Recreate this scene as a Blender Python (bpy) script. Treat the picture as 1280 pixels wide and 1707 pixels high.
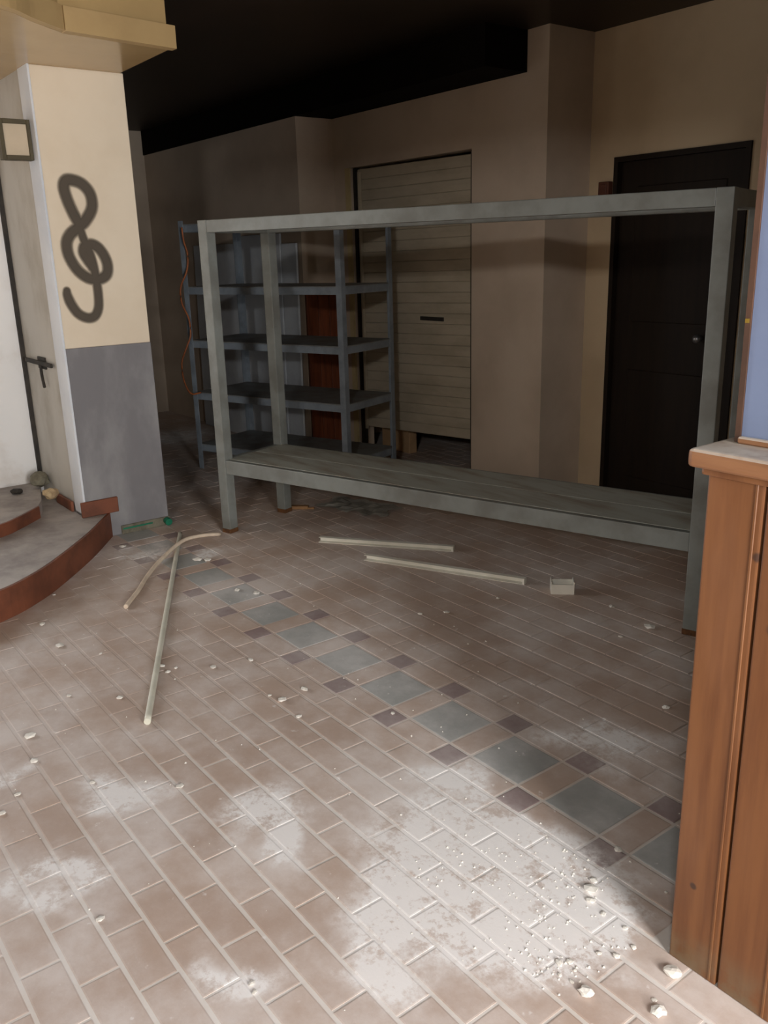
import bpy, bmesh, math, random
from mathutils import Vector, Matrix

for o in list(bpy.data.objects):
    bpy.data.objects.remove(o, do_unlink=True)
scene = bpy.context.scene
C = scene.collection
rnd = random.Random(7)

# ------------------------------------------------------------------ camera
PITCH, ROLL, YAW = math.radians(16.593), math.radians(-1.584), math.radians(52.948)
fw = Vector((-math.sin(YAW) * math.cos(PITCH), math.cos(YAW) * math.cos(PITCH), -math.sin(PITCH)))
rt = Vector((math.cos(YAW), math.sin(YAW), 0.0))
up = rt.cross(fw)
r2 = rt * math.cos(ROLL) + up * math.sin(ROLL)
u2 = -rt * math.sin(ROLL) + up * math.cos(ROLL)
cd = bpy.data.cameras.new('camera')
cd.sensor_fit = 'HORIZONTAL'
cd.sensor_width = 36.0
FPX = 1444.6
cd.lens = FPX / 1280.0 * 36.0
cd.clip_start = 0.02
cam = bpy.data.objects.new('camera', cd)
C.objects.link(cam)
M = Matrix((r2, u2, -fw)).transposed().to_4x4()
M.translation = Vector((0, 0, 1.6))
cam.matrix_world = M
scene.camera = cam

# ------------------------------------------------------------------ world and daylight
w = bpy.data.worlds.new('world')
scene.world = w
w.use_nodes = True
w.node_tree.nodes['Background'].inputs[0].default_value = (0.75, 0.85, 1.0, 1)
w.node_tree.nodes['Background'].inputs[1].default_value = 0.6


def daylight(name, loc, rot, sx, sy, power, col=(1, 0.985, 0.965)):
    l = bpy.data.lights.new(name, 'AREA')
    l.shape = 'RECTANGLE'
    l.size, l.size_y = sx, sy
    l.energy = power
    l.color = col
    o = bpy.data.objects.new(name, l)
    o.location = loc
    o.rotation_euler = rot
    C.objects.link(o)
    return o


H2 = math.pi / 2
# daylight standing in the three real openings of the room, all behind or beside the camera
daylight('window_right_offscreen', (1.97, 0.55, 1.45), (0, H2, 0), 1.8, 0.85, 190)
daylight('window_rear_offscreen', (1.58, -2.32, 2.62), (H2, 0, 0), 0.52, 0.20, 92)
daylight('entrance_left_offscreen', (-6.40, -0.6, 1.30), (0, -H2, 0), 1.9, 1.3, 105, (0.92, 0.96, 1.0))

vs = scene.view_settings
vs.view_transform = 'Standard'
vs.look = 'None'
vs.gamma = 1.0
vs.use_curve_mapping = False
vs.exposure = 0.0


# ------------------------------------------------------------------ materials
def srgb(r, g, b):
    f = lambda v: ((v / 255.0) / 12.92) if v / 255.0 <= 0.04045 else (((v / 255.0) + 0.055) / 1.055) ** 2.4
    return (f(r), f(g), f(b), 1.0)


class NT:
    def __init__(s, name):
        s.m = bpy.data.materials.new(name)
        s.m.use_nodes = True
        s.t = s.m.node_tree
        s.b = s.t.nodes['Principled BSDF']

    def n(s, kind, **kw):
        nd = s.t.nodes.new(kind)
        for k, v in kw.items():
            if k.startswith('i_'):
                nd.inputs[k[2:].replace('_', ' ')].default_value = v
            else:
                setattr(nd, k, v)
        return nd

    def l(s, a, b):
        s.t.links.new(a, b)

    def pos(s):
        return s.n('ShaderNodeNewGeometry').outputs['Position']

    def mapped(s, vec, scale=(1, 1, 1)):
        mp = s.n('ShaderNodeMapping')
        mp.inputs['Scale'].default_value = scale
        s.l(vec, mp.inputs['Vector'])
        return mp.outputs[0]

    def noise(s, vec, scale, detail=5.0, rough=0.6):
        nd = s.n('ShaderNodeTexNoise')
        nd.inputs['Scale'].default_value = scale
        nd.inputs['Detail'].default_value = detail
        nd.inputs['Roughness'].default_value = rough
        if vec is not None:
            s.l(vec, nd.inputs['Vector'])
        return nd.outputs['Fac']

    def rng(s, v, a, b, c=0.0, d=1.0, smooth=True):
        nd = s.n('ShaderNodeMapRange')
        nd.interpolation_type = 'SMOOTHSTEP' if smooth else 'LINEAR'
        s.l(v, nd.inputs['Value'])
        for k, x in zip(('From Min', 'From Max', 'To Min', 'To Max'), (a, b, c, d)):
            nd.inputs[k].default_value = x
        return nd.outputs[0]

    def math(s, op, a, b=None, clamp=False):
        nd = s.n('ShaderNodeMath')
        nd.operation = op
        nd.use_clamp = clamp
        for i, v in enumerate((a, b)):
            if v is None:
                continue
            if isinstance(v, (int, float)):
                nd.inputs[i].default_value = v
            else:
                s.l(v, nd.inputs[i])
        return nd.outputs[0]

    def mix(s, fac, a, b):
        nd = s.n('ShaderNodeMix')
        nd.data_type = 'RGBA'
        for k, v in ((0, fac), (6, a), (7, b)):
            if isinstance(v, (int, float, tuple)):
                nd.inputs[k].default_value = v
            else:
                s.l(v, nd.inputs[k])
        return nd.outputs[2]

    def out(s, col, rough=0.6, bump=None, bs=0.2, bd=0.005, metal=0.0, spec=0.5):
        if isinstance(col, tuple):
            s.b.inputs['Base Color'].default_value = col
        else:
            s.l(col, s.b.inputs['Base Color'])
        if isinstance(rough, (int, float)):
            s.b.inputs['Roughness'].default_value = rough
        else:
            s.l(rough, s.b.inputs['Roughness'])
        s.b.inputs['Metallic'].default_value = metal
        s.b.inputs['Specular IOR Level'].default_value = spec
        if bump is not None:
            nd = s.n('ShaderNodeBump')
            nd.inputs['Strength'].default_value = bs
            nd.inputs['Distance'].default_value = bd
            s.l(bump, nd.inputs['Height'])
            s.l(nd.outputs[0], s.b.inputs['Normal'])
        return s.m


def worn(name, c1, c2, scale=4.0, rough=0.7, detail=6.0, bs=0.1, lo=0.35, hi=0.7, stretch=(1, 1, 1), spec=0.4, metal=0.0):
    t = NT(name)
    p = t.mapped(t.pos(), stretch)
    a = t.noise(p, scale, detail)
    f = t.noise(p, scale * 9, 4)
    return t.out(t.mix(t.rng(a, lo, hi), c1, c2), rough, f, bs, 0.003, metal, spec)


DUST = [(-2.05, 1.06, .17), (-1.92, 1.03, .12), (-1.8, 1.55, .16), (-1.41, 1.46, .26), (-1.27, 1.53, .22), (-1.55, 1.5, .2), (-1.19, 1.36, .2),
        (-1.44, 1.17, .22), (-1.2, 1.49, .12), (-1.24, 1.23, .18), (-2.41, .76, .15), (-2.1, .37, .14), (-1.29, 1.02, .12),
        (-1.62, 2.1, .2), (-4.28, 1.92, .14), (-1.62, 1.33, .2), (-1.35, 1.3, .2), (-1.1, 1.45, .12), (-2.75, .45, .12), (-1.55, .75, .1), (-7.6, 3.3, .5), (-4.6, 1.75, .2)]


def floor_mat(name, c1, c2, dust_gain=1.0, film=0.30, rough=0.55, dirt=None):
    t = NT(name)
    p = t.pos()
    oi = t.n('ShaderNodeObjectInfo').outputs['Random']
    base = t.mix(t.math('ADD', t.math('MULTIPLY', oi, 0.5), t.math('MULTIPLY', t.noise(p, 7, 5), 0.5)), c1, c2)
    if dirt:
        # joints away from the swept patch are packed with brown dirt
        vm = t.n('ShaderNodeVectorMath')
        vm.operation = 'DISTANCE'
        t.l(t.mapped(p, (0.8, 1, 1)), vm.inputs[0])
        vm.inputs[1].default_value = (-1.1, 0.95, 0)
        base = t.mix(t.rng(t.math('ADD', vm.outputs['Value'], t.math('MULTIPLY', t.noise(p, 3, 5), 0.5)), 0.85, 1.6), base, dirt)
    n1 = t.noise(p, 2.3, 8, 0.68)
    n2 = t.noise(p, 11, 8, 0.7)
    wn = t.n('ShaderNodeTexNoise')
    wn.inputs['Scale'].default_value = 3.2
    wn.inputs['Detail'].default_value = 5.0
    t.l(p, wn.inputs['Vector'])
    wm = t.n('ShaderNodeVectorMath')
    wm.operation = 'MULTIPLY_ADD'
    t.l(wn.outputs['Color'], wm.inputs[0])
    wm.inputs[1].default_value = (0.62, 0.62, 0.0)
    wm.inputs[2].default_value = (-0.31, -0.31, 0.0)
    wa = t.n('ShaderNodeVectorMath')
    wa.operation = 'ADD'
    t.l(p, wa.inputs[0])
    t.l(wm.outputs[0], wa.inputs[1])
    warped = wa.outputs[0]
    acc = None
    for x, y, r in DUST:
        vm = t.n('ShaderNodeVectorMath')
        vm.operation = 'DISTANCE'
        t.l(warped, vm.inputs[0])
        vm.inputs[1].default_value = (x, y, 0)
        g = t.rng(vm.outputs['Value'], 0.0, r * 1.18, 1.0, 0.0)
        acc = g if acc is None else t.math('ADD', acc, g)
    heap = t.math('MULTIPLY', t.math('MINIMUM', acc, 1.15), t.rng(t.math('ADD', t.math('MULTIPLY', n2, 0.6), t.math('MULTIPLY', t.noise(p, 48, 6, 0.7), 0.4)), 0.38, 0.58, 0.12, 1.0))
    filmv = t.math('MULTIPLY', t.rng(n1, 0.36, 0.68), film * 1.7)
    spots = t.math('MULTIPLY', t.rng(t.noise(p, 26, 3, 0.6), 0.66, 0.76), 0.45)
    m = t.math('ADD', t.math('ADD', t.math('MULTIPLY', heap, 1.25 * dust_gain), filmv), spots, True)
    m2 = t.math('ADD', t.math('MULTIPLY', m, 0.80), 0.20)
    col = t.mix(m2, base, srgb(240, 236, 234))
    return t.out(col, t.rng(m, 0, 0.5, rough, 0.9), n2, 0.25, 0.004, 0, 0.4)


MAT = {}
MAT['tile'] = floor_mat('terracotta_floor_tile', srgb(160, 128, 106), srgb(180, 150, 128))
MAT['tile_grey'] = floor_mat('grey_floor_tile', srgb(120, 124, 122), srgb(144, 146, 142), 0.8, 0.26)
MAT['tile_red'] = floor_mat('dark_red_floor_tile', srgb(96, 56, 54), srgb(116, 74, 70), 0.6, 0.18)
MAT['mortar'] = floor_mat('pale_mortar', srgb(196, 184, 172), srgb(214, 205, 195), dirt=srgb(172, 144, 124))
MAT['wall'] = worn('beige_wall_paint', srgb(202, 186, 168), srgb(186, 170, 152), 1.6, 0.8)
MAT['recess_wall'] = worn('brown_wall_paint', srgb(202, 182, 152), srgb(186, 166, 138), 1.5, 0.85)
MAT['room'] = worn('plain_room_paint', srgb(176, 160, 138), srgb(160, 144, 122), 1.2, 0.85)
MAT['cream'] = worn('cream_pillar_paint', srgb(236, 222, 200), srgb(228, 212, 188), 1.8, 0.6)
MAT['dado'] = worn('grey_pillar_paint', srgb(124, 122, 125), srgb(150, 149, 150), 3.0, 0.5, 7, 0.15, 0.4, 0.72, (1, 1, 0.5))
MAT['trim_white'] = worn('white_corner_trim', srgb(226, 230, 236), srgb(210, 216, 226), 3, 0.4)
MAT['white'] = worn('white_wall_panel', srgb(236, 236, 236), srgb(212, 204, 196), 3.2, 0.35, 6, 0.05, 0.45, 0.8)
MAT['greywhite'] = worn('stained_pale_panel', srgb(200, 197, 190), srgb(168, 162, 150), 2.6, 0.6, 7, 0.1, 0.42, 0.75, (1, 1, 0.6))
MAT['olive'] = worn('olive_frame', srgb(92, 84, 62), srgb(74, 66, 48), 6, 0.6)
MAT['signface'] = worn('beige_sign_face', srgb(206, 190, 166), srgb(196, 180, 156), 5, 0.5)
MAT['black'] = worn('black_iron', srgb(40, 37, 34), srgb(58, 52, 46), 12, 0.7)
MAT['void'] = worn('black_duct_paint', srgb(16, 13, 11), srgb(20, 16, 13), 4, 0.9, spec=0.1)
MAT['ceiling'] = worn('dark_brown_ceiling', srgb(46, 34, 24), srgb(38, 28, 20), 2, 0.5, spec=0.3)
MAT['soffit'] = worn('glossy_taupe_soffit', srgb(190, 160, 112), srgb(180, 150, 104), 2, 0.22, spec=0.5)
MAT['fascia'] = worn('cream_fascia', srgb(190, 160, 112), srgb(180, 150, 104), 3, 0.6)
MAT['step_top'] = worn('dusty_grey_step_tile', srgb(178, 170, 164), srgb(142, 134, 130), 5, 0.7, 7, 0.2)
MAT['riser'] = worn('terracotta_riser', srgb(126, 74, 52), srgb(98, 58, 42), 6, 0.55, 6, 0.1)
MAT['blue'] = worn('blue_wall_paint', srgb(116, 128, 156), srgb(108, 120, 148), 3, 0.6)
MAT['dkwood'] = worn('dark_brown_trim', srgb(88, 60, 44), srgb(70, 48, 36), 8, 0.6)
MAT['rack'] = worn('grey_green_rack_paint', srgb(133, 137, 133), srgb(116, 117, 112), 6, 0.4, 6, 0.08)
MAT['rackshelf'] = worn('worn_shelf_board', srgb(174, 178, 170), srgb(146, 136, 122), 5, 0.55, 7, 0.1, 0.4, 0.75, (0.6, 3, 3))
MAT['rust'] = worn('rust', srgb(110, 72, 40), srgb(70, 46, 28), 30, 0.9)
MAT['steel'] = worn('blue_grey_slotted_angle', srgb(140, 150, 160), srgb(118, 126, 134), 8, 0.35, 6, 0.06)
MAT['steelshelf'] = worn('dusty_steel_shelf', srgb(134, 138, 140), srgb(112, 108, 102), 7, 0.5, 6, 0.1)
MAT['pale_panel'] = worn('pale_blue_grey_board', srgb(210, 216, 222), srgb(192, 198, 206), 3, 0.6)
MAT['redwood'] = worn('reddish_brown_board', srgb(134, 72, 44), srgb(108, 56, 36), 6, 0.55, 6, 0.1, 0.35, 0.7, (6, 6, 0.7))
MAT['shutter'] = worn('beige_shutter_paint', srgb(190, 180, 160), srgb(172, 162, 142), 3, 0.55, 6, 0.08, 0.35, 0.7, (1, 1, 3))
MAT['jamb'] = worn('yellowed_jamb_paint', srgb(196, 178, 134), srgb(180, 160, 120), 5, 0.6)
MAT['door'] = worn('near_black_brown_door', srgb(34, 25, 18), srgb(28, 20, 15), 4, 0.6, 6, 0.06, 0.35, 0.7, (6, 6, 0.6), spec=0.2)
MAT['knob'] = worn('dull_steel_knob', srgb(150, 150, 150), srgb(130, 130, 132), 10, 0.35, metal=0.8)
MAT['plastic'] = worn('off_white_plastic', srgb(240, 237, 226), srgb(226, 222, 210), 8, 0.45)
MAT['conduit'] = worn('grey_green_conduit', srgb(226, 224, 208), srgb(208, 206, 190), 9, 0.45)
MAT['cable'] = worn('cream_cable', srgb(228, 210, 188), srgb(208, 190, 170), 14, 0.6)
MAT['chip'] = worn('white_plaster', srgb(236, 232, 224), srgb(216, 210, 200), 30, 0.9)
MAT['rubble'] = worn('buff_rubble', srgb(196, 172, 134), srgb(150, 128, 100), 14, 0.9)
MAT['mortar_lump'] = worn('grey_olive_mortar', srgb(126, 122, 106), srgb(98, 92, 78), 14, 0.9, 7, 0.5)
MAT['green'] = worn('green_tape', srgb(22, 104, 78), srgb(34, 122, 92), 20, 0.5)
MAT['orange'] = worn('orange_wire', srgb(170, 98, 52), srgb(150, 82, 44), 20, 0.5)
MAT['card'] = worn('beige_cardboard', srgb(186, 152, 114), srgb(170, 138, 102), 6, 0.8)
MAT['sheet'] = worn('grey_sheet', srgb(206, 204, 196), srgb(178, 176, 168), 8, 0.7)
MAT['scrapwood'] = worn('pale_wood_scrap', srgb(168, 128, 88), srgb(146, 108, 72), 10, 0.7)
MAT['redbox'] = worn('dull_red_box', srgb(92, 52, 38), srgb(78, 44, 32), 12, 0.6)
MAT['brass'] = worn('brass_screw', srgb(210, 180, 90), srgb(200, 170, 80), 10, 0.3, metal=0.9)


def pine():
    t = NT('orange_pine')
    p = t.pos()
    g = t.noise(t.mapped(p, (1, 1, 0.07)), 34, 7, 0.62)
    b = t.noise(t.mapped(p, (1, 1, 0.25)), 5, 4)
    oi = t.n('ShaderNodeObjectInfo').outputs['Random']
    col = t.mix(t.rng(g, 0.32, 0.72), srgb(122, 80, 46), srgb(98, 61, 34))
    col = t.mix(t.rng(b, 0.4, 0.75, 0, 0.55), col, srgb(138, 98, 70))
    col = t.mix(t.math('MULTIPLY', oi, 0.35), col, srgb(106, 62, 38))
    acc = None
    for x, z, r in [(-.817, 1.022, .013), (-.770, .885, .018), (-.888, .222, .011), (-.72, .55, .014), (-.60, .95, .012), (-.42, .3, .015), (-.2, .7, .013)]:
        vm = t.n('ShaderNodeVectorMath')
        vm.operation = 'DISTANCE'
        t.l(p, vm.inputs[0])
        vm.inputs[1].default_value = (x, 1.51, z)
        k = t.rng(vm.outputs['Value'], r * 0.45, r, 1, 0)
        acc = k if acc is None else t.math('MAXIMUM', acc, k)
    col = t.mix(t.math('MULTIPLY', acc, 0.85), col, srgb(58, 42, 36))
    # scuffed pale grime near the foot of the boards
    sz = t.n('ShaderNodeSeparateXYZ')
    t.l(p, sz.inputs[0])
    gr = t.math('MULTIPLY', t.rng(sz.outputs[2], 0.0, 0.13, 0.75, 0.0), t.rng(t.noise(p, 14, 6), 0.3, 0.6))
    col = t.mix(gr, col, srgb(112, 98, 76))
    return t.out(col, 0.42, g, 0.08, 0.002, 0, 0.4)


MAT['pine'] = pine()


def rail_mat():
    t = NT('dusty_pine_rail')
    p = t.pos()
    g = t.noise(t.mapped(p, (0.1, 1, 1)), 30, 6)
    nz = t.n('ShaderNodeSeparateXYZ')
    t.l(t.n('ShaderNodeNewGeometry').outputs['Normal'], nz.inputs[0])
    dust = t.math('MULTIPLY', t.rng(nz.outputs[2], 0.35, 0.95), t.rng(t.noise(p, 16, 6), 0.25, 0.6, 0.45, 0.95))
    col = t.mix(t.rng(g, 0.3, 0.7), srgb(140, 98, 66), srgb(118, 78, 50))
    return t.out(t.mix(dust, col, srgb(214, 204, 190)), 0.5, g, 0.1)


MAT['rail'] = rail_mat()


def spray():
    t = NT('black_spray_paint')
    at = t.n('ShaderNodeAttribute')
    at.attribute_name = 'cover'
    n = t.noise(t.pos(), 260, 3)
    a = t.math('MULTIPLY', t.rng(at.outputs['Fac'], 0.0, 0.85), t.rng(t.math('ADD', at.outputs['Fac'], t.math('MULTIPLY', n, 0.5)), 0.25, 0.7))
    t.l(a, t.b.inputs['Alpha'])
    return t.out(srgb(94, 86, 77), 0.7, spec=0.1)


MAT['spray'] = spray()


# ------------------------------------------------------------------ mesh helpers
def link(o, parent=None):
    C.objects.link(o)
    if parent is not None:
        o.parent = parent
    return o


def tag(o, label=None, cat=None, group=None, kind=None):
    for k, v in (('label', label), ('category', cat), ('group', group), ('kind', kind)):
        if v:
            o[k] = v
    return o


def thing(name, label, cat, loc=(0, 0, 0), rz=0.0, group=None):
    o = bpy.data.objects.new(name, None)
    o.empty_display_size = 0.1
    o.location = loc
    o.rotation_euler = (0, 0, rz)
    link(o)
    return tag(o, label, cat, group)


def box(bm, x0, x1, y0, y1, z0, z1, bev=0.0, seg=1):
    vs_ = [bm.verts.new((x, y, z)) for z in (z0, z1) for y in (y0, y1) for x in (x0, x1)]
    fs = []
    for q in ((0, 2, 3, 1), (4, 5, 7, 6), (0, 1, 5, 4), (2, 6, 7, 3), (0, 4, 6, 2), (1, 3, 7, 5)):
        fs.append(bm.faces.new([vs_[i] for i in q]))
    if bev:
        es = list({e for f in fs for e in f.edges})
        bmesh.ops.bevel(bm, geom=es, offset=bev, segments=seg, affect='EDGES', profile=0.6)
    return vs_


def obj(name, bm, mat, parent=None, smooth=False):
    me = bpy.data.meshes.new(name)
    bmesh.ops.recalc_face_normals(bm, faces=bm.faces[:])
    bm.to_mesh(me)
    bm.free()
    if smooth:
        for f in me.polygons:
            f.use_smooth = len(f.vertices) < 6
    me.materials.append(MAT[mat])
    return link(bpy.data.objects.new(name, me), parent)


def boxobj(name, dims, mat, parent=None, bev=0.0, seg=1):
    bm = bmesh.new()
    if isinstance(dims[0], (int, float)):
        dims = [dims]
    for d in dims:
        box(bm, *d, bev=bev, seg=seg)
    return obj(name, bm, mat, parent)


def struct(name, dims, mat, label=None, parent=None, bev=0.0):
    if isinstance(dims[0], (int, float)):
        dims = [dims]
    if name.startswith('wall_'):
        dims = [tuple(d[:4]) + ((-0.02 if d[4] == 0 else d[4]), (d[5] + 0.01 if d[5] == CEIL else d[5])) for d in dims]
    o = boxobj(name, dims, mat, parent, bev)
    return tag(o, label=label, kind='structure')


def prism(bm, pts, z0, z1):
    a = [bm.verts.new((x, y, z0)) for x, y in pts]
    b = [bm.verts.new((x, y, z1)) for x, y in pts]
    n = len(pts)
    bm.faces.new(a[::-1])
    bm.faces.new(b)
    for i in range(n):
        bm.faces.new((a[i], a[(i + 1) % n], b[(i + 1) % n], b[i]))


def catmull(pts, k=8):
    P = [Vector(p) for p in pts]
    P = [2 * P[0] - P[1]] + P + [2 * P[-1] - P[-2]]
    r = []
    for i in range(1, len(P) - 2):
        for j in range(k):
            t = j / k
            a, b, c, d = P[i - 1:i + 3]
            r.append(0.5 * ((2 * b) + (c - a) * t + (2 * a - 5 * b + 4 * c - d) * t * t + (3 * b - a - 3 * c + d) * t ** 3))
    r.append(P[-2])
    return r


def tube(bm, pts, r, n=8):
    rings = []
    for i, p in enumerate(pts):
        d = (pts[min(i + 1, len(pts) - 1)] - pts[max(i - 1, 0)]).normalized()
        a = d.cross(Vector((0, 0, 1)))
        if a.length < 1e-3:
            a = Vector((1, 0, 0))
        a.normalize()
        b = d.cross(a)
        rings.append([bm.verts.new(p + (a * math.cos(q) + b * math.sin(q)) * r) for q in [2 * math.pi * j / n for j in range(n)]])
    for i in range(len(rings) - 1):
        for j in range(n):
            bm.faces.new((rings[i][j], rings[i][(j + 1) % n], rings[i + 1][(j + 1) % n], rings[i + 1][j]))
    bm.faces.new(rings[0][::-1])
    bm.faces.new(rings[-1])


def extrude_band(bm, pts, z0, z1):
    """vertical curved band through plan points, with a little thickness behind"""
    prev = None
    for x, y in pts:
        cur = (bm.verts.new((x, y, z0)), bm.verts.new((x, y, z1)))
        if prev:
            bm.faces.new((prev[0], cur[0], cur[1], prev[1]))
        prev = cur


# ------------------------------------------------------------------ room shell
CEIL = 2.85
XL, XR, YF, YB = -9.0, 1.95, -2.3, 5.7
floor = struct('floor', (XL, XR, YF, YB, -0.12, -0.0014), 'mortar', 'dusty terracotta tiled floor with a border of grey squares')
struct('ceiling', (XL, XR, YF, YB, CEIL, CEIL + 0.12), 'ceiling', 'dark brown ceiling')
# shutter wall (Y = 4.2) around its opening, with the return to the recessed door wall
SX0, SX1, SZ = -5.87, -4.50, 2.245
struct('wall_back', [(-6.10, SX0, 4.2, 4.35, 0, CEIL), (SX1, -3.843, 4.2, 4.75, 0, CEIL), (SX0, SX1, 4.2, 4.35, SZ, CEIL)], 'wall',
       'beige wall with the roller shutter in it')
DX0, DX1, DZ = -3.645, -2.745, 2.125
struct('wall_recess', [(-3.843, DX0, 4.6, 4.75, 0, CEIL), (DX1, XR, 4.6, 4.75, 0, CEIL), (DX0, DX1, 4.6, 4.75, DZ, CEIL)], 'recess_wall',
       'brown set-back wall around the dark door')
struct('wall_alcove', (XL, -6.10, 3.86, 4.35, 0, CEIL), 'wall', 'beige wall behind the steel shelving unit')
struct('wall_store', [(-6.5, -6.4, 4.35, YB, 0, CEIL), (-6.4, -2.0, YB - 0.1, YB, 0, CEIL), (-2.1, -2.0, 4.75, YB - 0.1, 0, CEIL)], 'wall', 'store room walls behind the shutter')
struct('wall_far', (XL - 0.12, XL, 0.101, 3.86, 0, CEIL), 'wall', 'far wall of the passage behind the pillar')
struct('wall_left', [(-5.95, -5.80, YF, -1.3, 0, CEIL), (-5.95, -5.80, 0.1, 1.56, 0, CEIL), (-5.95, -5.80, -1.3, 0.1, 2.3, CEIL)], 'white', 'bright white wall panel beyond the curved steps')
struct('wall_vestibule', [(-6.45, -5.951, -1.45, -1.301, 0, CEIL), (XL, -5.951, 0.101, 0.25, 0, CEIL), (-6.45, -5.951, -1.3, 0.1, 2.3, CEIL)], 'room', 'entrance porch beyond the steps, open to the outside')
struct('wall_return', [(-5.95, -5.16, 1.56, 1.70, 0, CEIL)], 'greywhite', 'stained pale wall between the white panel and the pillar')
# openings behind and beside the camera
struct('wall_right', [(XR, XR + 0.15, YF, 0.1, 0, CEIL), (XR, XR + 0.15, 1.0, YB, 0, CEIL), (XR, XR + 0.15, 0.1, 1.0, 0, 0.5), (XR, XR + 0.15, 0.1, 1.0, 2.4, CEIL)], 'room', 'side wall with the shop window')
struct('wall_front', [(-5.95, 1.3, YF - 0.15, YF, 0, CEIL), (1.86, XR, YF - 0.15, YF, 0, CEIL),
                      (1.3, 1.86, YF - 0.15, YF, 0, 2.5), (1.3, 1.86, YF - 0.15, YF, 2.74, CEIL)], 'room', 'rear wall with the high window')
for nm, a in (('window_1', [(XR + 0.05, XR + 0.1, 0.1, 1.0, 0.5, 0.54), (XR + 0.05, XR + 0.1, 0.1, 1.0, 2.36, 2.4), (XR + 0.05, XR + 0.1, 0.1, 0.14, 0.54, 2.36), (XR + 0.05, XR + 0.1, 0.96, 1.0, 0.54, 2.36)]),
              ('window_2', [(1.3, 1.86, YF - 0.1, YF - 0.05, 2.5, 2.515), (1.3, 1.86, YF - 0.1, YF - 0.05, 2.725, 2.74), (1.3, 1.33, YF - 0.1, YF - 0.05, 2.515, 2.725), (1.83, 1.86, YF - 0.1, YF - 0.05, 2.515, 2.725)])):
    struct(nm, a, 'trim_white', 'white window frame')

struct('shade_beam', (-1.95, XR, 0.12, 0.32, 2.45, CEIL), 'ceiling', 'added ceiling beam that shades the upper back wall')  # unseen beam, added to keep rear window light off the upper back wall
# black boxed duct along the top of the shutter wall
t = struct('trim_1', (-9.0, -4.016, 3.85, 4.20, 2.622, CEIL), 'void', 'black boxed duct along the top of the wall')
# dark paint band at the top of the left wall and return
# reddish-brown boards lining the side of the alcove wall
tr = struct('trim_2', (-6.100, -6.095, 3.865, 4.195, 0.0, 1.32), 'dkwood', 'reddish-brown wainscot on the side of the alcove wall')
for i in range(3):
    boxobj('board', (-6.095, -6.078, 3.868 + i * 0.109, 3.868 + i * 0.109 + 0.105, 0.005, 1.315), 'redwood', tr, 0.003)

# ------------------------------------------------------------------ floor tiles
PX, PY, G = 0.212, 0.1035, 0.011
tiles = []      # (cx, cy, sx, sy, kind)
BY = 1.83
P3 = 0.318
sq = 2 * PY


def add_tile(cx, cy, sx, sy, kind):
    if cx > -0.95 and 1.50 < cy < 1.66:
        return
    if cx < -5.0 and cy < 1.60 and cx > -5.95:
        return
    if -5.16 < cx < -5.0 and 1.56 < cy < 2.07:
        return
    if (cy > 4.16 and not (SX0 + 0.1 < cx < SX1 - 0.1 and cy < 5.5)) or (cx < -6.1 and cy > 3.82):
        return
    if cx < -4.25 and cy < 1.0:
        return
    tiles.append((cx, cy, sx, sy, kind))


x0 = -1.424
for i in range(-9, 25):
    xs = x0 - P3 * i
    add_tile(xs, BY, PX, sq, 1)
    add_tile(xs - P3 / 2, BY, P3 - PX, sq, 0)
    for s in (-1, 1):
        add_tile(xs, BY + s * (PY * 1.5), PX, PY, 0)
        add_tile(xs - P3 / 2, BY + s * (PY * 1.5), P3 - PX, PY, 2)
for k in range(1, 48):
    cy = BY - PY * (k + 1.5)
    if cy < -1.4:
        break
    ph = 0.87 if k % 2 == 0 else 0.35
    for j in range(-44, 12):
        add_tile((j + ph + 0.5) * PX, cy, PX, PY, 0)
for k in range(1, 35):
    cy = BY + PY * (k + 1.5)
    ph = 0.87 if k % 2 == 0 else 0.35
    for j in range(-42, 14):
        add_tile((j + ph + 0.5) * PX, cy, PX, PY, 0)


def project(p):
    v = Vector(p) - Vector((0, 0, 1.6))
    z = v.dot(fw)
    if z < 0.2:
        return None
    return 640 + FPX * v.dot(r2) / z, 853.5 - FPX * v.dot(u2) / z, z


scored = []
for i, tl in enumerate(tiles):
    q = project((tl[0], tl[1], 0))
    s = 0
    if q and -60 < q[0] < 1340 and 700 < q[1] < 1780:
        if not (tl[0] > -0.93 and tl[1] > 1.5):
            s = tl[2] * tl[3] * (1.0 / q[2] ** 3)
            if tl[4] and q[2] < 4.6:
                s *= 6
    scored.append((s, i))
scored.sort(reverse=True)
near = {i for s, i in scored[:300] if s > 0}


def tile_mesh(name, sx, sy, mat):
    bm = bmesh.new()
    b = 0.0035
    hx, hy = sx / 2 - (G / 2 if sx < 0.15 else G * 0.34), sy / 2 - G / 2
    lo = [bm.verts.new((x, y, -0.012)) for x, y in ((-hx, -hy), (hx, -hy), (hx, hy), (-hx, hy))]
    mid = [bm.verts.new((x, y, -0.0007)) for x, y in ((-hx, -hy), (hx, -hy), (hx, hy), (-hx, hy))]
    hi = [bm.verts.new((x, y, 0.0)) for x, y in ((-hx + b, -hy + b), (hx - b, -hy + b), (hx - b, hy - b), (-hx + b, hy - b))]
    for A, B in ((lo, mid), (mid, hi)):
        for i in range(4):
            bm.faces.new((A[i], A[(i + 1) % 4], B[(i + 1) % 4], B[i]))
    bm.faces.new(hi)
    me = bpy.data.meshes.new(name)
    bm.normal_update()
    bm.to_mesh(me)
    bm.free()
    me.materials.append(MAT[mat])
    return me


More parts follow.
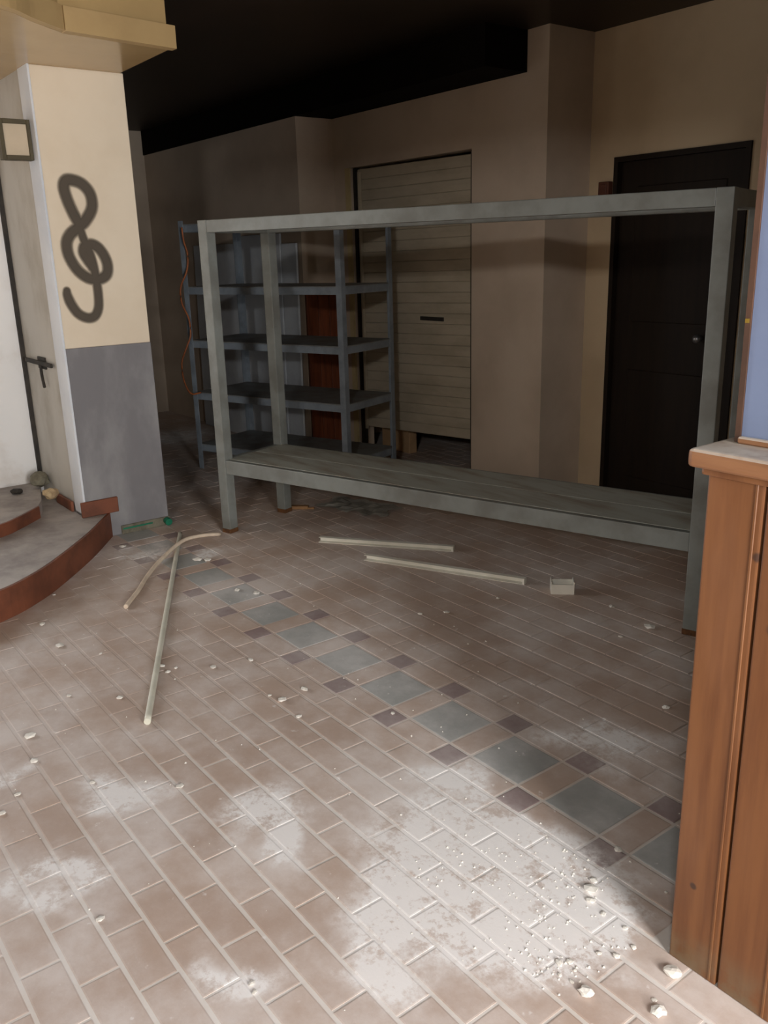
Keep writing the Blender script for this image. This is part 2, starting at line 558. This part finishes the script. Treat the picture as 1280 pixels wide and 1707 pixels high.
cache = {}
TM = ('tile', 'tile_grey', 'tile_red')
stuff_v = {0: ([], []), 1: ([], []), 2: ([], [])}
for i, (cx, cy, sx, sy, kd) in enumerate(tiles):
    if i in near:
        key = (round(sx, 3), round(sy, 3), kd)
        if key not in cache:
            cache[key] = tile_mesh('tile', sx, sy, TM[kd])
        o = bpy.data.objects.new('tile', cache[key])
        o.location = (cx, cy, rnd.uniform(-0.0005, 0.0005))
        o.rotation_euler = (rnd.gauss(0, 0.002), rnd.gauss(0, 0.002), rnd.gauss(0, 0.006))
        link(o, floor)
    else:
        V, F = stuff_v[kd]
        hx, hy = sx / 2 - (G / 2 if sx < 0.15 else G * 0.34), sy / 2 - G / 2
        n = len(V)
        z = rnd.uniform(-0.001, 0.0004)
        V += [(cx + a * hx, cy + b * hy, zz) for zz in (-0.01, z) for a, b in ((-1, -1), (1, -1), (1, 1), (-1, 1))]
        F += [(n + 4, n + 5, n + 6, n + 7)] + [(n + a, n + (a + 1) % 4, n + 4 + (a + 1) % 4, n + 4 + a) for a in range(4)]
for kd, (V, F) in stuff_v.items():
    if not V:
        continue
    me = bpy.data.meshes.new('distant_tiles')
    me.from_pydata(V, [], F)
    me.materials.append(MAT[TM[kd]])
    o = link(bpy.data.objects.new('distant_tiles', me), floor)
    o['kind'] = 'stuff'

# ------------------------------------------------------------------ pillar with the treble clef
pil = thing('pillar', 'cream pillar with a grey lower half and a black sprayed treble clef', 'pillar', (-5.08, 1.815, 0))
W = Matrix.Translation((5.08, -1.815, 0))


def pobj(name, bm, mat, parent, smooth=False):
    """part built in world coordinates, handed to a parent that only has a translation"""
    bmesh.ops.transform(bm, matrix=parent_inv(parent), verts=bm.verts[:])
    return obj(name, bm, mat, parent, smooth)


def parent_inv(p):
    m = Matrix.Identity(4)
    while p is not None:
        m = Matrix.Translation(p.location) @ Matrix.Rotation(p.rotation_euler.z, 4, 'Z') @ m
        p = p.parent
    return m.inverted()


def pbox(name, dims, mat, parent, bev=0.0, seg=1):
    bm = bmesh.new()
    if isinstance(dims[0], (int, float)):
        dims = [dims]
    for d in dims:
        box(bm, *d, bev=bev, seg=seg)
    return pobj(name, bm, mat, parent)


PT = 2.583
pbox('shaft', (-5.16, -5.0, 1.56, 2.07, 1.134, PT), 'cream', pil, 0.003)
pbox('painted_base', (-5.16, -4.998, 1.56, 2.072, 0.0, 1.134), 'dado', pil, 0.003)
pbox('corner_trim', [(-5.16, -4.992, 1.5545, 1.5605, 0.16, PT), (-5.0, -4.992, 1.5605, 1.566, 0.16, PT)], 'trim_white', pil, 0.001)
pbox('skirting_tile', (-4.997, -4.980, 1.535, 1.757, 0.151, 0.243), 'riser', pil, 0.003)
pbox('plinth', (-4.998, -4.985, 1.762, 2.075, 0.0, 0.055), 'mortar_lump', pil, 0.003)
CL1 = [(1.728, 1.805), (1.702, 1.863), (1.68, 1.931), (1.671, 1.988), (1.686, 2.022), (1.722, 2.026), (1.77, 2.009), (1.805, 1.97), (1.816, 1.923), (1.807, 1.875), (1.769, 1.821), (1.725, 1.784), (1.675, 1.747), (1.65, 1.705), (1.649, 1.651), (1.667, 1.597), (1.7, 1.547), (1.748, 1.512), (1.805, 1.505), (1.848, 1.525), (1.863, 1.569), (1.854, 1.62), (1.825, 1.67), (1.787, 1.692), (1.746, 1.682), (1.736, 1.649), (1.754, 1.611), (1.778, 1.572)]
CL2 = [(1.714, 1.827), (1.73, 1.779), (1.745, 1.72), (1.766, 1.66), (1.779, 1.605), (1.786, 1.544), (1.79, 1.477), (1.79, 1.41), (1.783, 1.349), (1.757, 1.305), (1.715, 1.296), (1.666, 1.322), (1.633, 1.374), (1.617, 1.424), (1.617, 1.449)]
import numpy as np
ST = 0.004
gy, gz = np.meshgrid(np.arange(1.578, 1.925, ST), np.arange(1.24, 2.09, ST), indexing='ij')
cov = np.zeros_like(gy)
for path, w0, w1 in ((CL1, 0.047, 0.044), (CL2, 0.034, 0.042)):
    pts = catmull([(0, a, b) for a, b in path], 8)
    for k, p in enumerate(pts):
        f = k / (len(pts) - 1)
        rad = w0 + (w1 - w0) * f
        if k > len(pts) - 14 and path is CL2:
            rad *= 0.72 + 0.28 * (len(pts) - k) / 14
        dd = np.hypot(gy - p.y, gz - p.z) / rad
        cov = np.maximum(cov, 1 - np.clip(dd, 0, 1) ** 1.3)
V, F, COV, IDX = [], [], [], {}
keep = cov > 0.001
for a in range(cov.shape[0] - 1):
    for b in range(cov.shape[1] - 1):
        if keep[a:a + 2, b:b + 2].any():
            q = []
            for c in ((a, b), (a + 1, b), (a + 1, b + 1), (a, b + 1)):
                if c not in IDX:
                    IDX[c] = len(V)
                    V.append((-5.0 + 0.0008 + 5.08, float(gy[c]) - 1.815, float(gz[c])))
                    COV.append(float(cov[c]))
                q.append(IDX[c])
            F.append(tuple(q))
me = bpy.data.meshes.new('sprayed_clef')
me.from_pydata(V, [], F)
at = me.attributes.new('cover', 'FLOAT', 'POINT')
for i, v in enumerate(COV):
    at.data[i].value = v
me.materials.append(MAT['spray'])
o = link(bpy.data.objects.new('sprayed_clef', me), pil)
o['label'] = 'black sprayed treble clef graffiti'

# projecting sign on the side of the pillar
sg = thing('projecting_sign', 'blank beige sign box in an olive frame projecting from the pillar', 'sign', (-5.09, 1.48, 2.13))
pbox('sign_frame', [(-5.12, -5.06, 1.395, 1.415, 2.125, 2.325), (-5.12, -5.06, 1.535, 1.5535, 2.125, 2.325), (-5.12, -5.06, 1.415, 1.535, 2.125, 2.148), (-5.12, -5.06, 1.415, 1.535, 2.302, 2.325)], 'olive', sg, 0.002)
pbox('sign_face', (-5.11, -5.072, 1.415, 1.535, 2.148, 2.302), 'signface', sg)

# latch bar on the return wall and black strip built for the dark gap in the corner
lt = thing('door_latch', 'black iron latch bar on the stained pale wall', 'latch', (-5.45, 1.55, 1.0))
pbox('bar', (-5.72, -5.21, 1.535, 1.549, 1.012, 1.038), 'black', lt, 0.003)
pbox('backplate', (-5.50, -5.36, 1.549, 1.5595, 0.99, 1.06), 'black', lt, 0.002)
bm = bmesh.new()
tube(bm, catmull([(-5.42, 1.54, 1.015), (-5.40, 1.535, 0.95), (-5.37, 1.532, 0.885)], 6), 0.009, 8)
pobj('prong', bm, 'black', lt, True)
struct('trim_3', (-5.798, -5.775, 1.535, 1.5595, 0.235, 2.30), 'black', 'black strip standing in for the dark gap in the corner of the white panel')

# ------------------------------------------------------------------ bulkhead above the steps
bk = struct('trim_5', (0, 0.001, 0, 0.001, 2.7, 2.701), 'soffit', 'curved dropped bulkhead above the steps')
bpy.data.objects.remove(bk, do_unlink=True)
curve = [tuple(v[:2]) for v in catmull([(-3.80, 0.20, 0), (-3.84, 0.75, 0), (-3.968, 1.164, 0), (-4.114, 1.346, 0), (-4.232, 1.504, 0)], 6)]
outline = curve + [(-4.308, 2.062), (-5.80, 2.072), (-5.80, 0.20)]
bm = bmesh.new()
inset = [(x - 0.05, y) for x, y in curve] + [(-4.36, 2.05), (-5.80, 2.06), (-5.80, 0.20)]
prism(bm, inset, PT, CEIL)
bk = obj('trim_5', bm, 'soffit')
tag(bk, 'curved dropped bulkhead above the steps', kind='structure')
bm = bmesh.new()
prism(bm, curve + [(x - 0.048, y) for x, y in curve[::-1]], PT, PT + 0.10)
f1 = obj('curved_fascia', bm, 'fascia', bk)
bm = bmesh.new()
prism(bm, [(-4.225, 1.506), (-4.300, 2.066), (-4.352, 2.066), (-4.278, 1.506)], PT - 0.004, PT + 0.096)
obj('straight_fascia', bm, 'fascia', bk)

# ------------------------------------------------------------------ curved steps
st = thing('curved_steps', 'two low curved steps with terracotta risers against the pillar', 'steps', (-4.9, 0.9, 0))
c1 = [tuple(v[:2]) for v in catmull([(-3.98, -0.45, 0), (-3.93, 0.1, 0), (-3.97, 0.5, 0), (-4.077, 0.837, 0), (-4.213, 1.04, 0), (-4.378, 1.209, 0), (-4.679, 1.471, 0), (-4.994, 1.705, 0)], 6)]
bm = bmesh.new()
prism(bm, [(x - 0.02, y - 0.004) for x, y in c1[:-1]] + [(-4.998, 1.69), (-4.998, 1.552), (-5.79, 1.552), (-5.79, -0.45)], 0.0, 0.150)
pobj('lower_tread', bm, 'step_top', st)
bm = bmesh.new()
prism(bm, c1 + [(x - 0.018, y - 0.002) for x, y in c1[::-1]], 0.0, 0.1495)
pobj('lower_riser', bm, 'riser', st)
c2 = [tuple(v[:2]) for v in catmull([(-4.80, -0.45, 0), (-4.78, 0.2, 0), (-4.83, 0.75, 0), (-4.93, 1.06, 0), (-5.01, 1.18, 0), (-5.17, 1.35, 0)], 6)]
bm = bmesh.new()
prism(bm, [(x - 0.02, y) for x, y in c2] + [(-5.30, 1.40), (-5.79, 1.54), (-5.79, -0.45)], 0.1505, 0.222)
pobj('upper_tread', bm, 'step_top', st)
bm = bmesh.new()
prism(bm, c2 + [(x - 0.018, y) for x, y in c2[::-1]], 0.1505, 0.2215)
pobj('upper_riser', bm, 'riser', st)
pbox('skirting_tile', (-5.45, -5.165, 1.532, 1.550, 0.1515, 0.215), 'riser', st, 0.003)


def lump(name, loc, r, mat, label, cat, group=None, seed=0, flat=0.6, sub=2, stretch=1.0):
    rr = random.Random(seed)
    bm = bmesh.new()
    bmesh.ops.create_icosphere(bm, subdivisions=sub, radius=1.0)
    for v in bm.verts:
        k = 1 + rr.uniform(-0.22, 0.22)
        v.co = Vector((v.co.x * k * r * stretch, v.co.y * k * r, v.co.z * k * r * flat))
    mz = min(v.co.z for v in bm.verts)
    for v in bm.verts:
        v.co.z -= mz * 0.9
        v.co.z = max(v.co.z, 0.0)
    o = obj(name, bm, mat)
    o.location = loc
    o.rotation_euler = (0, 0, rr.uniform(0, 6.28))
    return tag(o, label, cat, group)


lump('rubble_chunk', (-5.30, 1.46, 0.2225), 0.045, 'rubble', 'buff rubble chunk lying on the upper curved step', 'rubble', seed=3, flat=0.8)
lump('rubble_chunk', (-5.56, 1.33, 0.223), 0.035, 'black', 'dark rubble lump on the upper curved step below the white panel', 'rubble', seed=4, flat=0.5)
lump('mortar_heap', (-5.62, 1.50, 0.223), 0.05, 'mortar_lump', 'grey olive mortar heap in the corner of the pale walls', 'rubble', seed=6, flat=1.0, stretch=1.2)

# green tape at the foot of the pillar
gt = thing('green_tape', 'green tape stuck along the foot of the grey pillar', 'tape', (-4.98, 2.0, 0))
pbox('tape_strip', (-4.9848, -4.9835, 1.77, 1.96, 0.030, 0.040), 'green', gt)
bm = bmesh.new()
tube(bm, [Vector((-4.975, 2.048, 0.035)), Vector((-4.94, 2.048, 0.03))], 0.022, 14)
pobj('tape_roll_end', bm, 'green', gt)

# ------------------------------------------------------------------ pine half wall with blue wall above
hw = thing('pine_half_wall', 'orange pine boarded half wall with a dusty cap rail below the blue wall', 'half wall', (-0.93, 1.55, 0))
EX = -0.934
pbox('core', (EX + 0.004, XR, 1.526, 1.650, 0.0, 1.17), 'dkwood', hw)
bw = [0.125] + [0.128] * 12 + [0.128, 0.128, 0.128, 0.128, 0.128, 0.128, 0.128, 0.128, 0.128]
x = EX
for i, b in enumerate(bw):
    bm = bmesh.new()
    box(bm, x, x + b - 0.006, 1.510, 1.526, 0.0, 1.17, 0.004, 2)
    brd = pobj('board', bm, 'pine', hw)
    if i < 4:
        pbox('bead', (x + b - 0.024, x + b - 0.018, 1.5075, 1.5105, 0.004, 1.166), 'pine', brd, 0.0012)
    x += b
bm = bmesh.new()
box(bm, EX - 0.025, XR, 1.468, 1.655, 1.184, 1.222, 0.012, 3)
pobj('cap_rail', bm, 'rail', hw, False)
bm = bmesh.new()
box(bm, EX - 0.005, XR, 1.490, 1.652, 1.168, 1.186, 0.006, 2)
pobj('cove_moulding', bm, 'pine', hw)
bl = struct('wall_partition', (EX + 0.02, XR, 1.582, 1.645, 1.222, CEIL), 'blue', 'blue painted wall standing on the pine half wall')
tb = struct('trim_6', (EX + 0.008, EX + 0.0195, 1.578, 1.650, 1.2225, CEIL - 0.002), 'dkwood', 'brown wooden edge trim of the blue wall')
pbox('screw', (EX + 0.010, EX + 0.017, 1.5745, 1.578, 1.455, 1.463), 'brass', tb)
pbox('bead_moulding', (EX + 0.02, XR, 1.566, 1.582, 1.2225, 1.236), 'rail', tb, 0.003)

# ------------------------------------------------------------------ roller shutter
sh = tag(thing('roller_shutter', 'beige roller shutter hanging skewed and partly raised', 'shutter', (-5.185, 4.25, 0)), None)
NS = 26
for i in range(NS):
    a, b = i / NS, (i + 1) / NS
    zl0, zl1 = 2.232 + (0.215 - 2.232) * b, 2.232 + (0.215 - 2.232) * a
    zr0, zr1 = 2.220 + (0.290 - 2.220) * b, 2.220 + (0.290 - 2.220) * a
    bm = bmesh.new()
    xl, xr = SX0 + 0.035, SX1 - 0.022
    g = 0.0007
    prof = [(0.0, 4.2425), (0.06, 4.2395), (0.5, 4.238), (0.94, 4.2395), (1.0, 4.2425)]
    rows = []
    for k, y in prof:
        rows.append((bm.verts.new((xl, y, zl0 + g + (zl1 - zl0 - 2 * g) * k)), bm.verts.new((xr, y, zr0 + g + (zr1 - zr0 - 2 * g) * k))))
    back = [(bm.verts.new((xl, 4.258, zl0 + g)), bm.verts.new((xr, 4.258, zr0 + g))), (bm.verts.new((xl, 4.258, zl1 - g)), bm.verts.new((xr, 4.258, zr1 - g)))]
    ring = rows + back[::-1]
    for q in range(len(ring)):
        A, B = ring[q], ring[(q + 1) % len(ring)]
        bm.faces.new((A[0], A[1], B[1], B[0]))
    bm.faces.new([r[0] for r in ring])
    bm.faces.new([r[1] for r in ring][::-1])
    s_ = pobj('slat', bm, 'shutter', sh)
    if i == 14:
        pbox('lock_slot', (-5.09, -4.83, 4.228, 4.241, 1.118, 1.146), 'black', s_, 0.003)
pbox('guide_channel', [(SX1 - 0.0215, SX1 - 0.001, 4.212, 4.26, 0.0, 2.24)], 'black', sh)
pbox('guide_channel', [(SX0 + 0.010, SX0 + 0.034, 4.212, 4.26, 0.0, 2.24)], 'black', sh)
pbox('guide_rail', (SX0 + 0.062, SX0 + 0.082, 4.215, 4.236, 0.20, 2.21), 'shutter', sh)
struct('trim_7', [(SX0 - 0.062, SX0 - 0.005, 4.185, 4.1995, 0, SZ + 0.0)], 'jamb', 'yellowed jamb strip beside the shutter')
cb = thing('cardboard_box', 'beige cardboard box behind the gap under the shutter', 'box', (-5.55, 4.6, 0))
pbox('carton', (-5.85, -5.48, 4.42, 4.50, 0.001, 0.34), 'card', cb, 0.004)
pbox('flap', (-5.85, -5.48, 4.41, 4.50, 0.341, 0.346), 'card', cb)

# ------------------------------------------------------------------ dark door
dr = struct('door_1', (DX0 + 0.03, DX1 - 0.03, 4.63, 4.67, 0.005, DZ - 0.03), 'door', 'near-black brown door in the set-back wall')
pbox('door_frame', [(DX0, DX0 + 0.03, 4.585, 4.72, 0, DZ), (DX1 - 0.03, DX1, 4.585, 4.72, 0, DZ), (DX0 + 0.03, DX1 - 0.03, 4.585, 4.72, DZ - 0.03, DZ)], 'door', dr)
for z0, z1 in ((0.15, 0.85), (1.15, 1.95)):
    pbox('door_panel', (DX0 + 0.15, DX1 - 0.15, 4.622, 4.632, z0, z1), 'door', dr, 0.004)
bm = bmesh.new()
bmesh.ops.create_uvsphere(bm, u_segments=16, v_segments=10, radius=0.027)
bmesh.ops.translate(bm, verts=bm.verts[:], vec=(-2.985, 4.585, 1.072))
tube(bm, [Vector((-2.985, 4.60, 1.072)), Vector((-2.985, 4.632, 1.072))], 0.012, 10)
pobj('door_knob', bm, 'knob', dr, True)
rb = thing('alarm_box', 'small dull red box on the wall beside the dark door', 'alarm box', (-3.69, 4.58, 1.95))
pbox('housing', (-3.735, -3.655, 4.555, 4.599, 1.90, 1.99), 'redbox', rb, 0.006, 2)
pbox('cover', (-3.72, -3.67, 4.549, 4.556, 1.915, 1.975), 'redbox', rb, 0.003)

# ------------------------------------------------------------------ low rack
RA = math.radians(17.1)
rk = thing('steel_rack', 'large grey-green steel frame rack with one low shelf', 'rack', (-4.611, 2.248, 0), RA)
L, D, T, HT = 2.84, 0.56, 0.066, 1.803


def lbox(name, d, mat, parent, bev=0.004, seg=2):
    return boxobj(name, d, mat, parent, bev, seg)


for px in (0, L - T):
    for py in (0, D - T):
        p_ = lbox('post', (px, px + T, py, py + T, 0.012, HT), 'rack', rk)
        lbox('foot_cap', (px - 0.002, px + T + 0.002, py - 0.002, py + T + 0.002, 0.0, 0.028), 'rust', p_, 0.003, 1)
for py in (0, D - T):
    lbox('top_beam', (T, L - T, py + 0.002, py + T - 0.002, HT - 0.067, HT - 0.001), 'rack', rk)
    lbox('shelf_beam', (T, L - T, py + 0.004, py + 0.040, 0.372, 0.455), 'rack', rk)
for px in (0, L - T):
    lbox('end_beam', (px + 0.003, px + T - 0.003, T, D - T, HT - 0.067, HT - 0.001), 'rack', rk)
    lbox('end_shelf_beam', (px + 0.012, px + 0.05, T, D - T, 0.372, 0.455), 'rack', rk)
for k in range(2):
    lbox('shelf_board', (0.052, L - 0.052, 0.041 + k * 0.239, 0.041 + k * 0.239 + 0.2375, 0.436, 0.4555), 'rackshelf', rk, 0.002, 1)

# ------------------------------------------------------------------ slotted angle shelving unit
SA = math.radians(19.0)
su = thing('shelving_unit', 'blue-grey slotted angle shelving unit behind the rack', 'shelving', (-6.263, 2.898, 0), SA)
SL, SD, SH, A, TH = 1.47, 0.62, 1.87, 0.046, 0.004


def angle(name, cx, cy, sx, sy, parent):
    bm = bmesh.new()
    xa, xb = sorted((cx, cx + sx * A))
    ya, yb = sorted((cy, cy + sy * TH))
    box(bm, xa, xb, ya, yb, 0.0, SH)
    xa, xb = sorted((cx, cx + sx * TH))
    ya, yb = sorted((cy + sy * TH, cy + sy * A))
    box(bm, xa, xb, ya, yb, 0.0, SH)
    return obj(name, bm, 'steel', parent)


for cx, sx in ((0, 1), (SL, -1)):
    for cy, sy in ((0, 1), (SD, -1)):
        angle('post', cx, cy, sx, sy, su)
for z in (1.40, 1.005, 0.608, 0.20, 1.845):
    sh_ = boxobj('shelf', (0.006, SL - 0.006, 0.006, SD - 0.006, z - 0.006, z), 'steelshelf', su)
    for d in ((0.006, SL - 0.006, 0.0045, 0.0095, z - 0.055, z - 0.007), (0.006, SL - 0.006, SD - 0.0095, SD - 0.0045, z - 0.055, z - 0.007),
              (0.0045, 0.0095, 0.010, SD - 0.010, z - 0.055, z - 0.007), (SL - 0.0095, SL - 0.0045, 0.010, SD - 0.010, z - 0.055, z - 0.007)):
        boxobj('shelf_lip', d, 'steel', sh_)

# orange wire tangled down the unit's corner post
bm = bmesh.new()
wp = [(2.967, 1.823), (2.974, 1.726), (2.996, 1.627), (2.977, 1.515), (2.918, 1.403), (2.915, 1.289), (2.96, 1.17), (2.962, 1.052), (2.924, 0.967), (2.872, 0.852), (2.876, 0.717), (2.923, 0.613), (3.006, 0.61)]
ca, sa = math.cos(SA), math.sin(SA)
tube(bm, catmull([(-6.17, y - 0.085, z) for y, z in wp], 6), 0.0065, 7)
o = obj('orange_wire', bm, 'orange', None, True)
tag(o, 'orange wire dangling down the end post of the shelving unit', 'wire')

# pale boards standing against the alcove wall
for x0_, x1_, hgt, lean, lab in ((-7.98, -7.10, 1.72, 0.03, 'wide pale blue-grey board standing against the alcove wall'),
                                 (-7.04, -6.375, 1.78, 0.025, 'medium pale blue-grey board standing against the alcove wall'),
                                 (-6.35, -6.125, 1.70, 0.02, 'narrow pale blue-grey board standing against the alcove wall beside the wainscot')):
    bm = bmesh.new()
    box(bm, x0_, x1_, 3.80, 3.818, 0.0, hgt, 0.002)
    for v in bm.verts:
        v.co.y += lean * v.co.z / hgt
    o = obj('leaning_board', bm, 'pale_panel')
    tag(o, lab, 'board', 'boards standing behind the shelving')

# ------------------------------------------------------------------ things on the floor
def profile_strip(name, a, b, label, wd=0.035, ht=0.03):
    ax, ay = a
    bx, by = b
    ln = math.hypot(bx - ax, by - ay)
    t_ = thing(name, label, 'trim strip', (ax, ay, 0.0005), math.atan2(by - ay, bx - ax))
    boxobj('base_flange', (0, ln, 0, wd, 0.0, 0.003), 'plastic', t_)
    boxobj('wall_flange', (0, ln, wd - 0.003, wd, 0.003, ht), 'plastic', t_)
    boxobj('top_flange', (0, ln, wd * 0.15, wd - 0.003, ht - 0.003, ht), 'plastic', t_)
    boxobj('end_stop', (ln - 0.012, ln - 0.001, wd * 0.1, wd - 0.004, 0.003, ht - 0.003), 'plastic', t_)
    return t_


profile_strip('trim_strip', (-4.05, 2.575), (-3.405, 3.045), 'off-white plastic strip lying level with the rack, farther from the white box')
profile_strip('trim_strip', (-3.625, 2.59), (-2.80, 2.975), 'off-white plastic strip on the floor pointing at the small white box')
wb = thing('junction_box', 'small white open plastic junction box on the floor in front of the rack', 'junction box', (-2.62, 3.05, 0.0005), 0.80)
boxobj('front_side', (-0.055, 0.055, -0.04, -0.036, 0.003, 0.05), 'plastic', wb)
boxobj('rear_side', (-0.055, 0.055, 0.036, 0.04, 0.003, 0.05), 'plastic', wb)
boxobj('end_side', (-0.055, -0.051, -0.036, 0.036, 0.003, 0.062), 'plastic', wb)
boxobj('end_side', (0.051, 0.055, -0.036, 0.036, 0.003, 0.062), 'plastic', wb)
boxobj('bottom', (-0.055, 0.055, -0.04, 0.04, 0, 0.003), 'plastic', wb)
bm = bmesh.new()
tube(bm, [Vector((-4.735, 2.025, 0.0115)).lerp(Vector((-2.739, 0.977, 0.0115)), k / 60) for k in range(61)], 0.0125, 10)
tag(obj('conduit_rod', bm, 'conduit', None, True), 'long straight grey-white conduit rod lying on the floor', 'rod')
bm = bmesh.new()
tube(bm, catmull([(-4.555, 2.20, 0.011), (-4.55, 2.08, 0.03), (-4.50, 1.93, 0.040), (-4.33, 1.72, 0.018), (-4.156, 1.57, 0.011), (-4.0, 1.46, 0.011), (-3.90, 1.38, 0.011), (-3.835, 1.329, 0.011)], 6), 0.011, 10)
tag(obj('bent_cable', bm, 'cable', None, True), 'bent cream cable crossing over the conduit rod', 'cable')

ws = thing('wood_scrap', 'short pale wood scrap on the floor under the rack shelf', 'wood scrap', (-4.73, 2.86, 0.0005), 0.83)
boxobj('offcut', (-0.07, 0.07, -0.02, 0.02, 0, 0.022), 'scrapwood', ws, 0.003)
boxobj('splinter', (0.04, 0.11, -0.014, 0.004, 0, 0.012), 'scrapwood', ws, 0.002)
# thin crumpled sheet
bm = bmesh.new()
rr = random.Random(5)
NX, NY = 14, 9
grid = [[bm.verts.new(((i / NX - 0.5) * 0.5 * (1 + 0.12 * math.sin(j)), (j / NY - 0.5) * 0.26 * (1 + 0.15 * math.sin(i * 1.3)), 0.004 + rr.uniform(0, 0.012) + 0.01 * math.sin(i * 0.9) ** 2)) for j in range(NY + 1)] for i in range(NX + 1)]
for i in range(NX):
    for j in range(NY):
        bm.faces.new((grid[i][j], grid[i + 1][j], grid[i + 1][j + 1], grid[i][j + 1]))
bmesh.ops.solidify(bm, geom=bm.faces[:], thickness=0.003)
o = obj('crumpled_sheet', bm, 'sheet')
o.location = (-4.46, 3.16, 0.003)
o.rotation_euler = (0, 0, 0.35)
tag(o, 'crumpled grey sheet on the floor under the rack', 'sheet')

CH = [(-0.981, 1.27, 0.027), (-0.848, 1.351, 0.029), (-0.893, 1.464, 0.033), (-0.875, 1.372, 0.011), (-1.006, 1.408, 0.017), (-0.998, 1.462, 0.014), (-1.049, 1.497, 0.012), (-1.077, 1.29, 0.017), (-1.064, 1.312, 0.017), (-1.038, 1.384, 0.013), (-1.04, 1.301, 0.01), (-1.053, 1.264, 0.011), (-1.023, 1.271, 0.011), (-1.243, 1.717, 0.022), (-1.114, 1.493, 0.015), (-1.187, 1.535, 0.034), (-1.161, 1.506, 0.022), (-1.206, 1.57, 0.022), (-1.061, 1.679, 0.009), (-2.576, 1.44, 0.032), (-2.592, 1.551, 0.028), (-2.433, 1.425, 0.02), (-2.952, 1.516, 0.022), (-4.751, 1.673, 0.039), (-3.91, 0.96, 0.031), (-3.616, 0.945, 0.037), (-3.427, 1.057, 0.015), (-2.995, 0.974, 0.025), (-3.138, 0.827, 0.018), (-2.932, 0.622, 0.034), (-2.756, 0.586, 0.026), (-2.597, 0.489, 0.019), (-2.526, 0.422, 0.022), (-1.901, 0.499, 0.018), (-3.145, 1.211, 0.022), (-3.076, 1.205, 0.022), (-3.09, 1.246, 0.017), (-2.995, 1.366, 0.024), (-4.242, 1.903, 0.047), (-4.205, 1.944, 0.04), (-3.688, 1.848, 0.033), (-3.586, 1.903, 0.036), (-2.86, 2.351, 0.022), (-2.789, 2.454, 0.025), (-2.23, 1.699, 0.017), (-2.087, 3.011, 0.042), (-2.34, 3.077, 0.028), (-2.759, 2.753, 0.017), (-1.626, 2.48, 0.026), (-2.108, 2.844, 0.021), (-4.25, 1.12, 0.015), (-2.638, 1.424, 0.014), (-1.479, 0.699, 0.014), (-1.453, 0.692, 0.011), (-2.307, 0.903, 0.023), (-2.508, 0.696, 0.017)]


def chip_label(x, y):
    if x > -1.35 and y < 1.75:
        return 'small white plaster chip in the dust patch beside the pine half wall'
    if y > 2.2:
        return 'small white plaster chip on the dark floor in front of the rack'
    if y > 1.62:
        return 'small white plaster chip on the border of grey squares'
    if abs((y - 2.025) + (x + 4.735) * 0.525) < 0.25 and x < -2.8:
        return 'small white plaster chip beside the straight conduit rod'
    if x < -3.3:
        return 'small white plaster chip near the curved steps'
    if x > -2.7 and y > 1.35:
        return 'small white plaster chip just outside the border of grey squares'
    return 'small white plaster chip on the open brown tiles'


for i, (x, y, d) in enumerate(CH):
    if d > 0.0265 and x > -1.0:
        lab = ('largest white plaster chunk on the bare tiles', 'white oval plaster chunk near the pine half wall', 'ragged white plaster chunk touching the foot of the pine half wall')[(0 if i == 1 else 1 if i == 0 else 2)]
        lump('plaster_chunk', (x, y, 0.0), d * 0.5, 'chip', lab, 'plaster', seed=100 + i, flat=0.6, stretch=1.25)
    else:
        lump('plaster_chip', (x, y, 0.0), d * 0.5, 'chip', chip_label(x, y), 'plaster chip', 'plaster chips ' + chip_label(x, y).split('chip ')[1], seed=100 + i, flat=0.4, sub=1, stretch=1.3)
# uncountable crumbs of plaster around the dust heap
bm = bmesh.new()
rr = random.Random(11)
for k in range(300):
    if k < 190:
        bx, by, br = rr.choice([(-1.25, 1.4, .2), (-1.15, 1.36, .13), (-1.4, 1.35, .25), (-1.08, 1.28, .08), (-1.3, 1.53, .1)])
        x, y = rr.gauss(bx, br * 0.6), rr.gauss(by, br * 0.5)
    else:
        x, y = rr.uniform(-4, -1), rr.uniform(0.4, 2.4)
    if x > -0.96 and y > 1.48 or (x < -3.7 and y < 1.3) or (x < -2.6 and abs((y - 2.025) - (x + 4.735) * -0.525) < 0.06):
        continue
    s = rr.uniform(0.0018, 0.005)
    vs_ = [bm.verts.new((x + s * math.cos(a) * rr.uniform(.7, 1.3), y + s * math.sin(a) * rr.uniform(.7, 1.3), 0.0)) for a in (0, 1.6, 3.1, 4.7)]
    tp = bm.verts.new((x, y, s * 0.9))
    bm.faces.new(vs_[::-1])
    for q in range(4):
        bm.faces.new((vs_[q], vs_[(q + 1) % 4], tp))
o = obj('plaster_crumbs', bm, 'chip')
tag(o, 'fine white plaster crumbs strewn over the tiles', 'crumbs', kind='stuff')
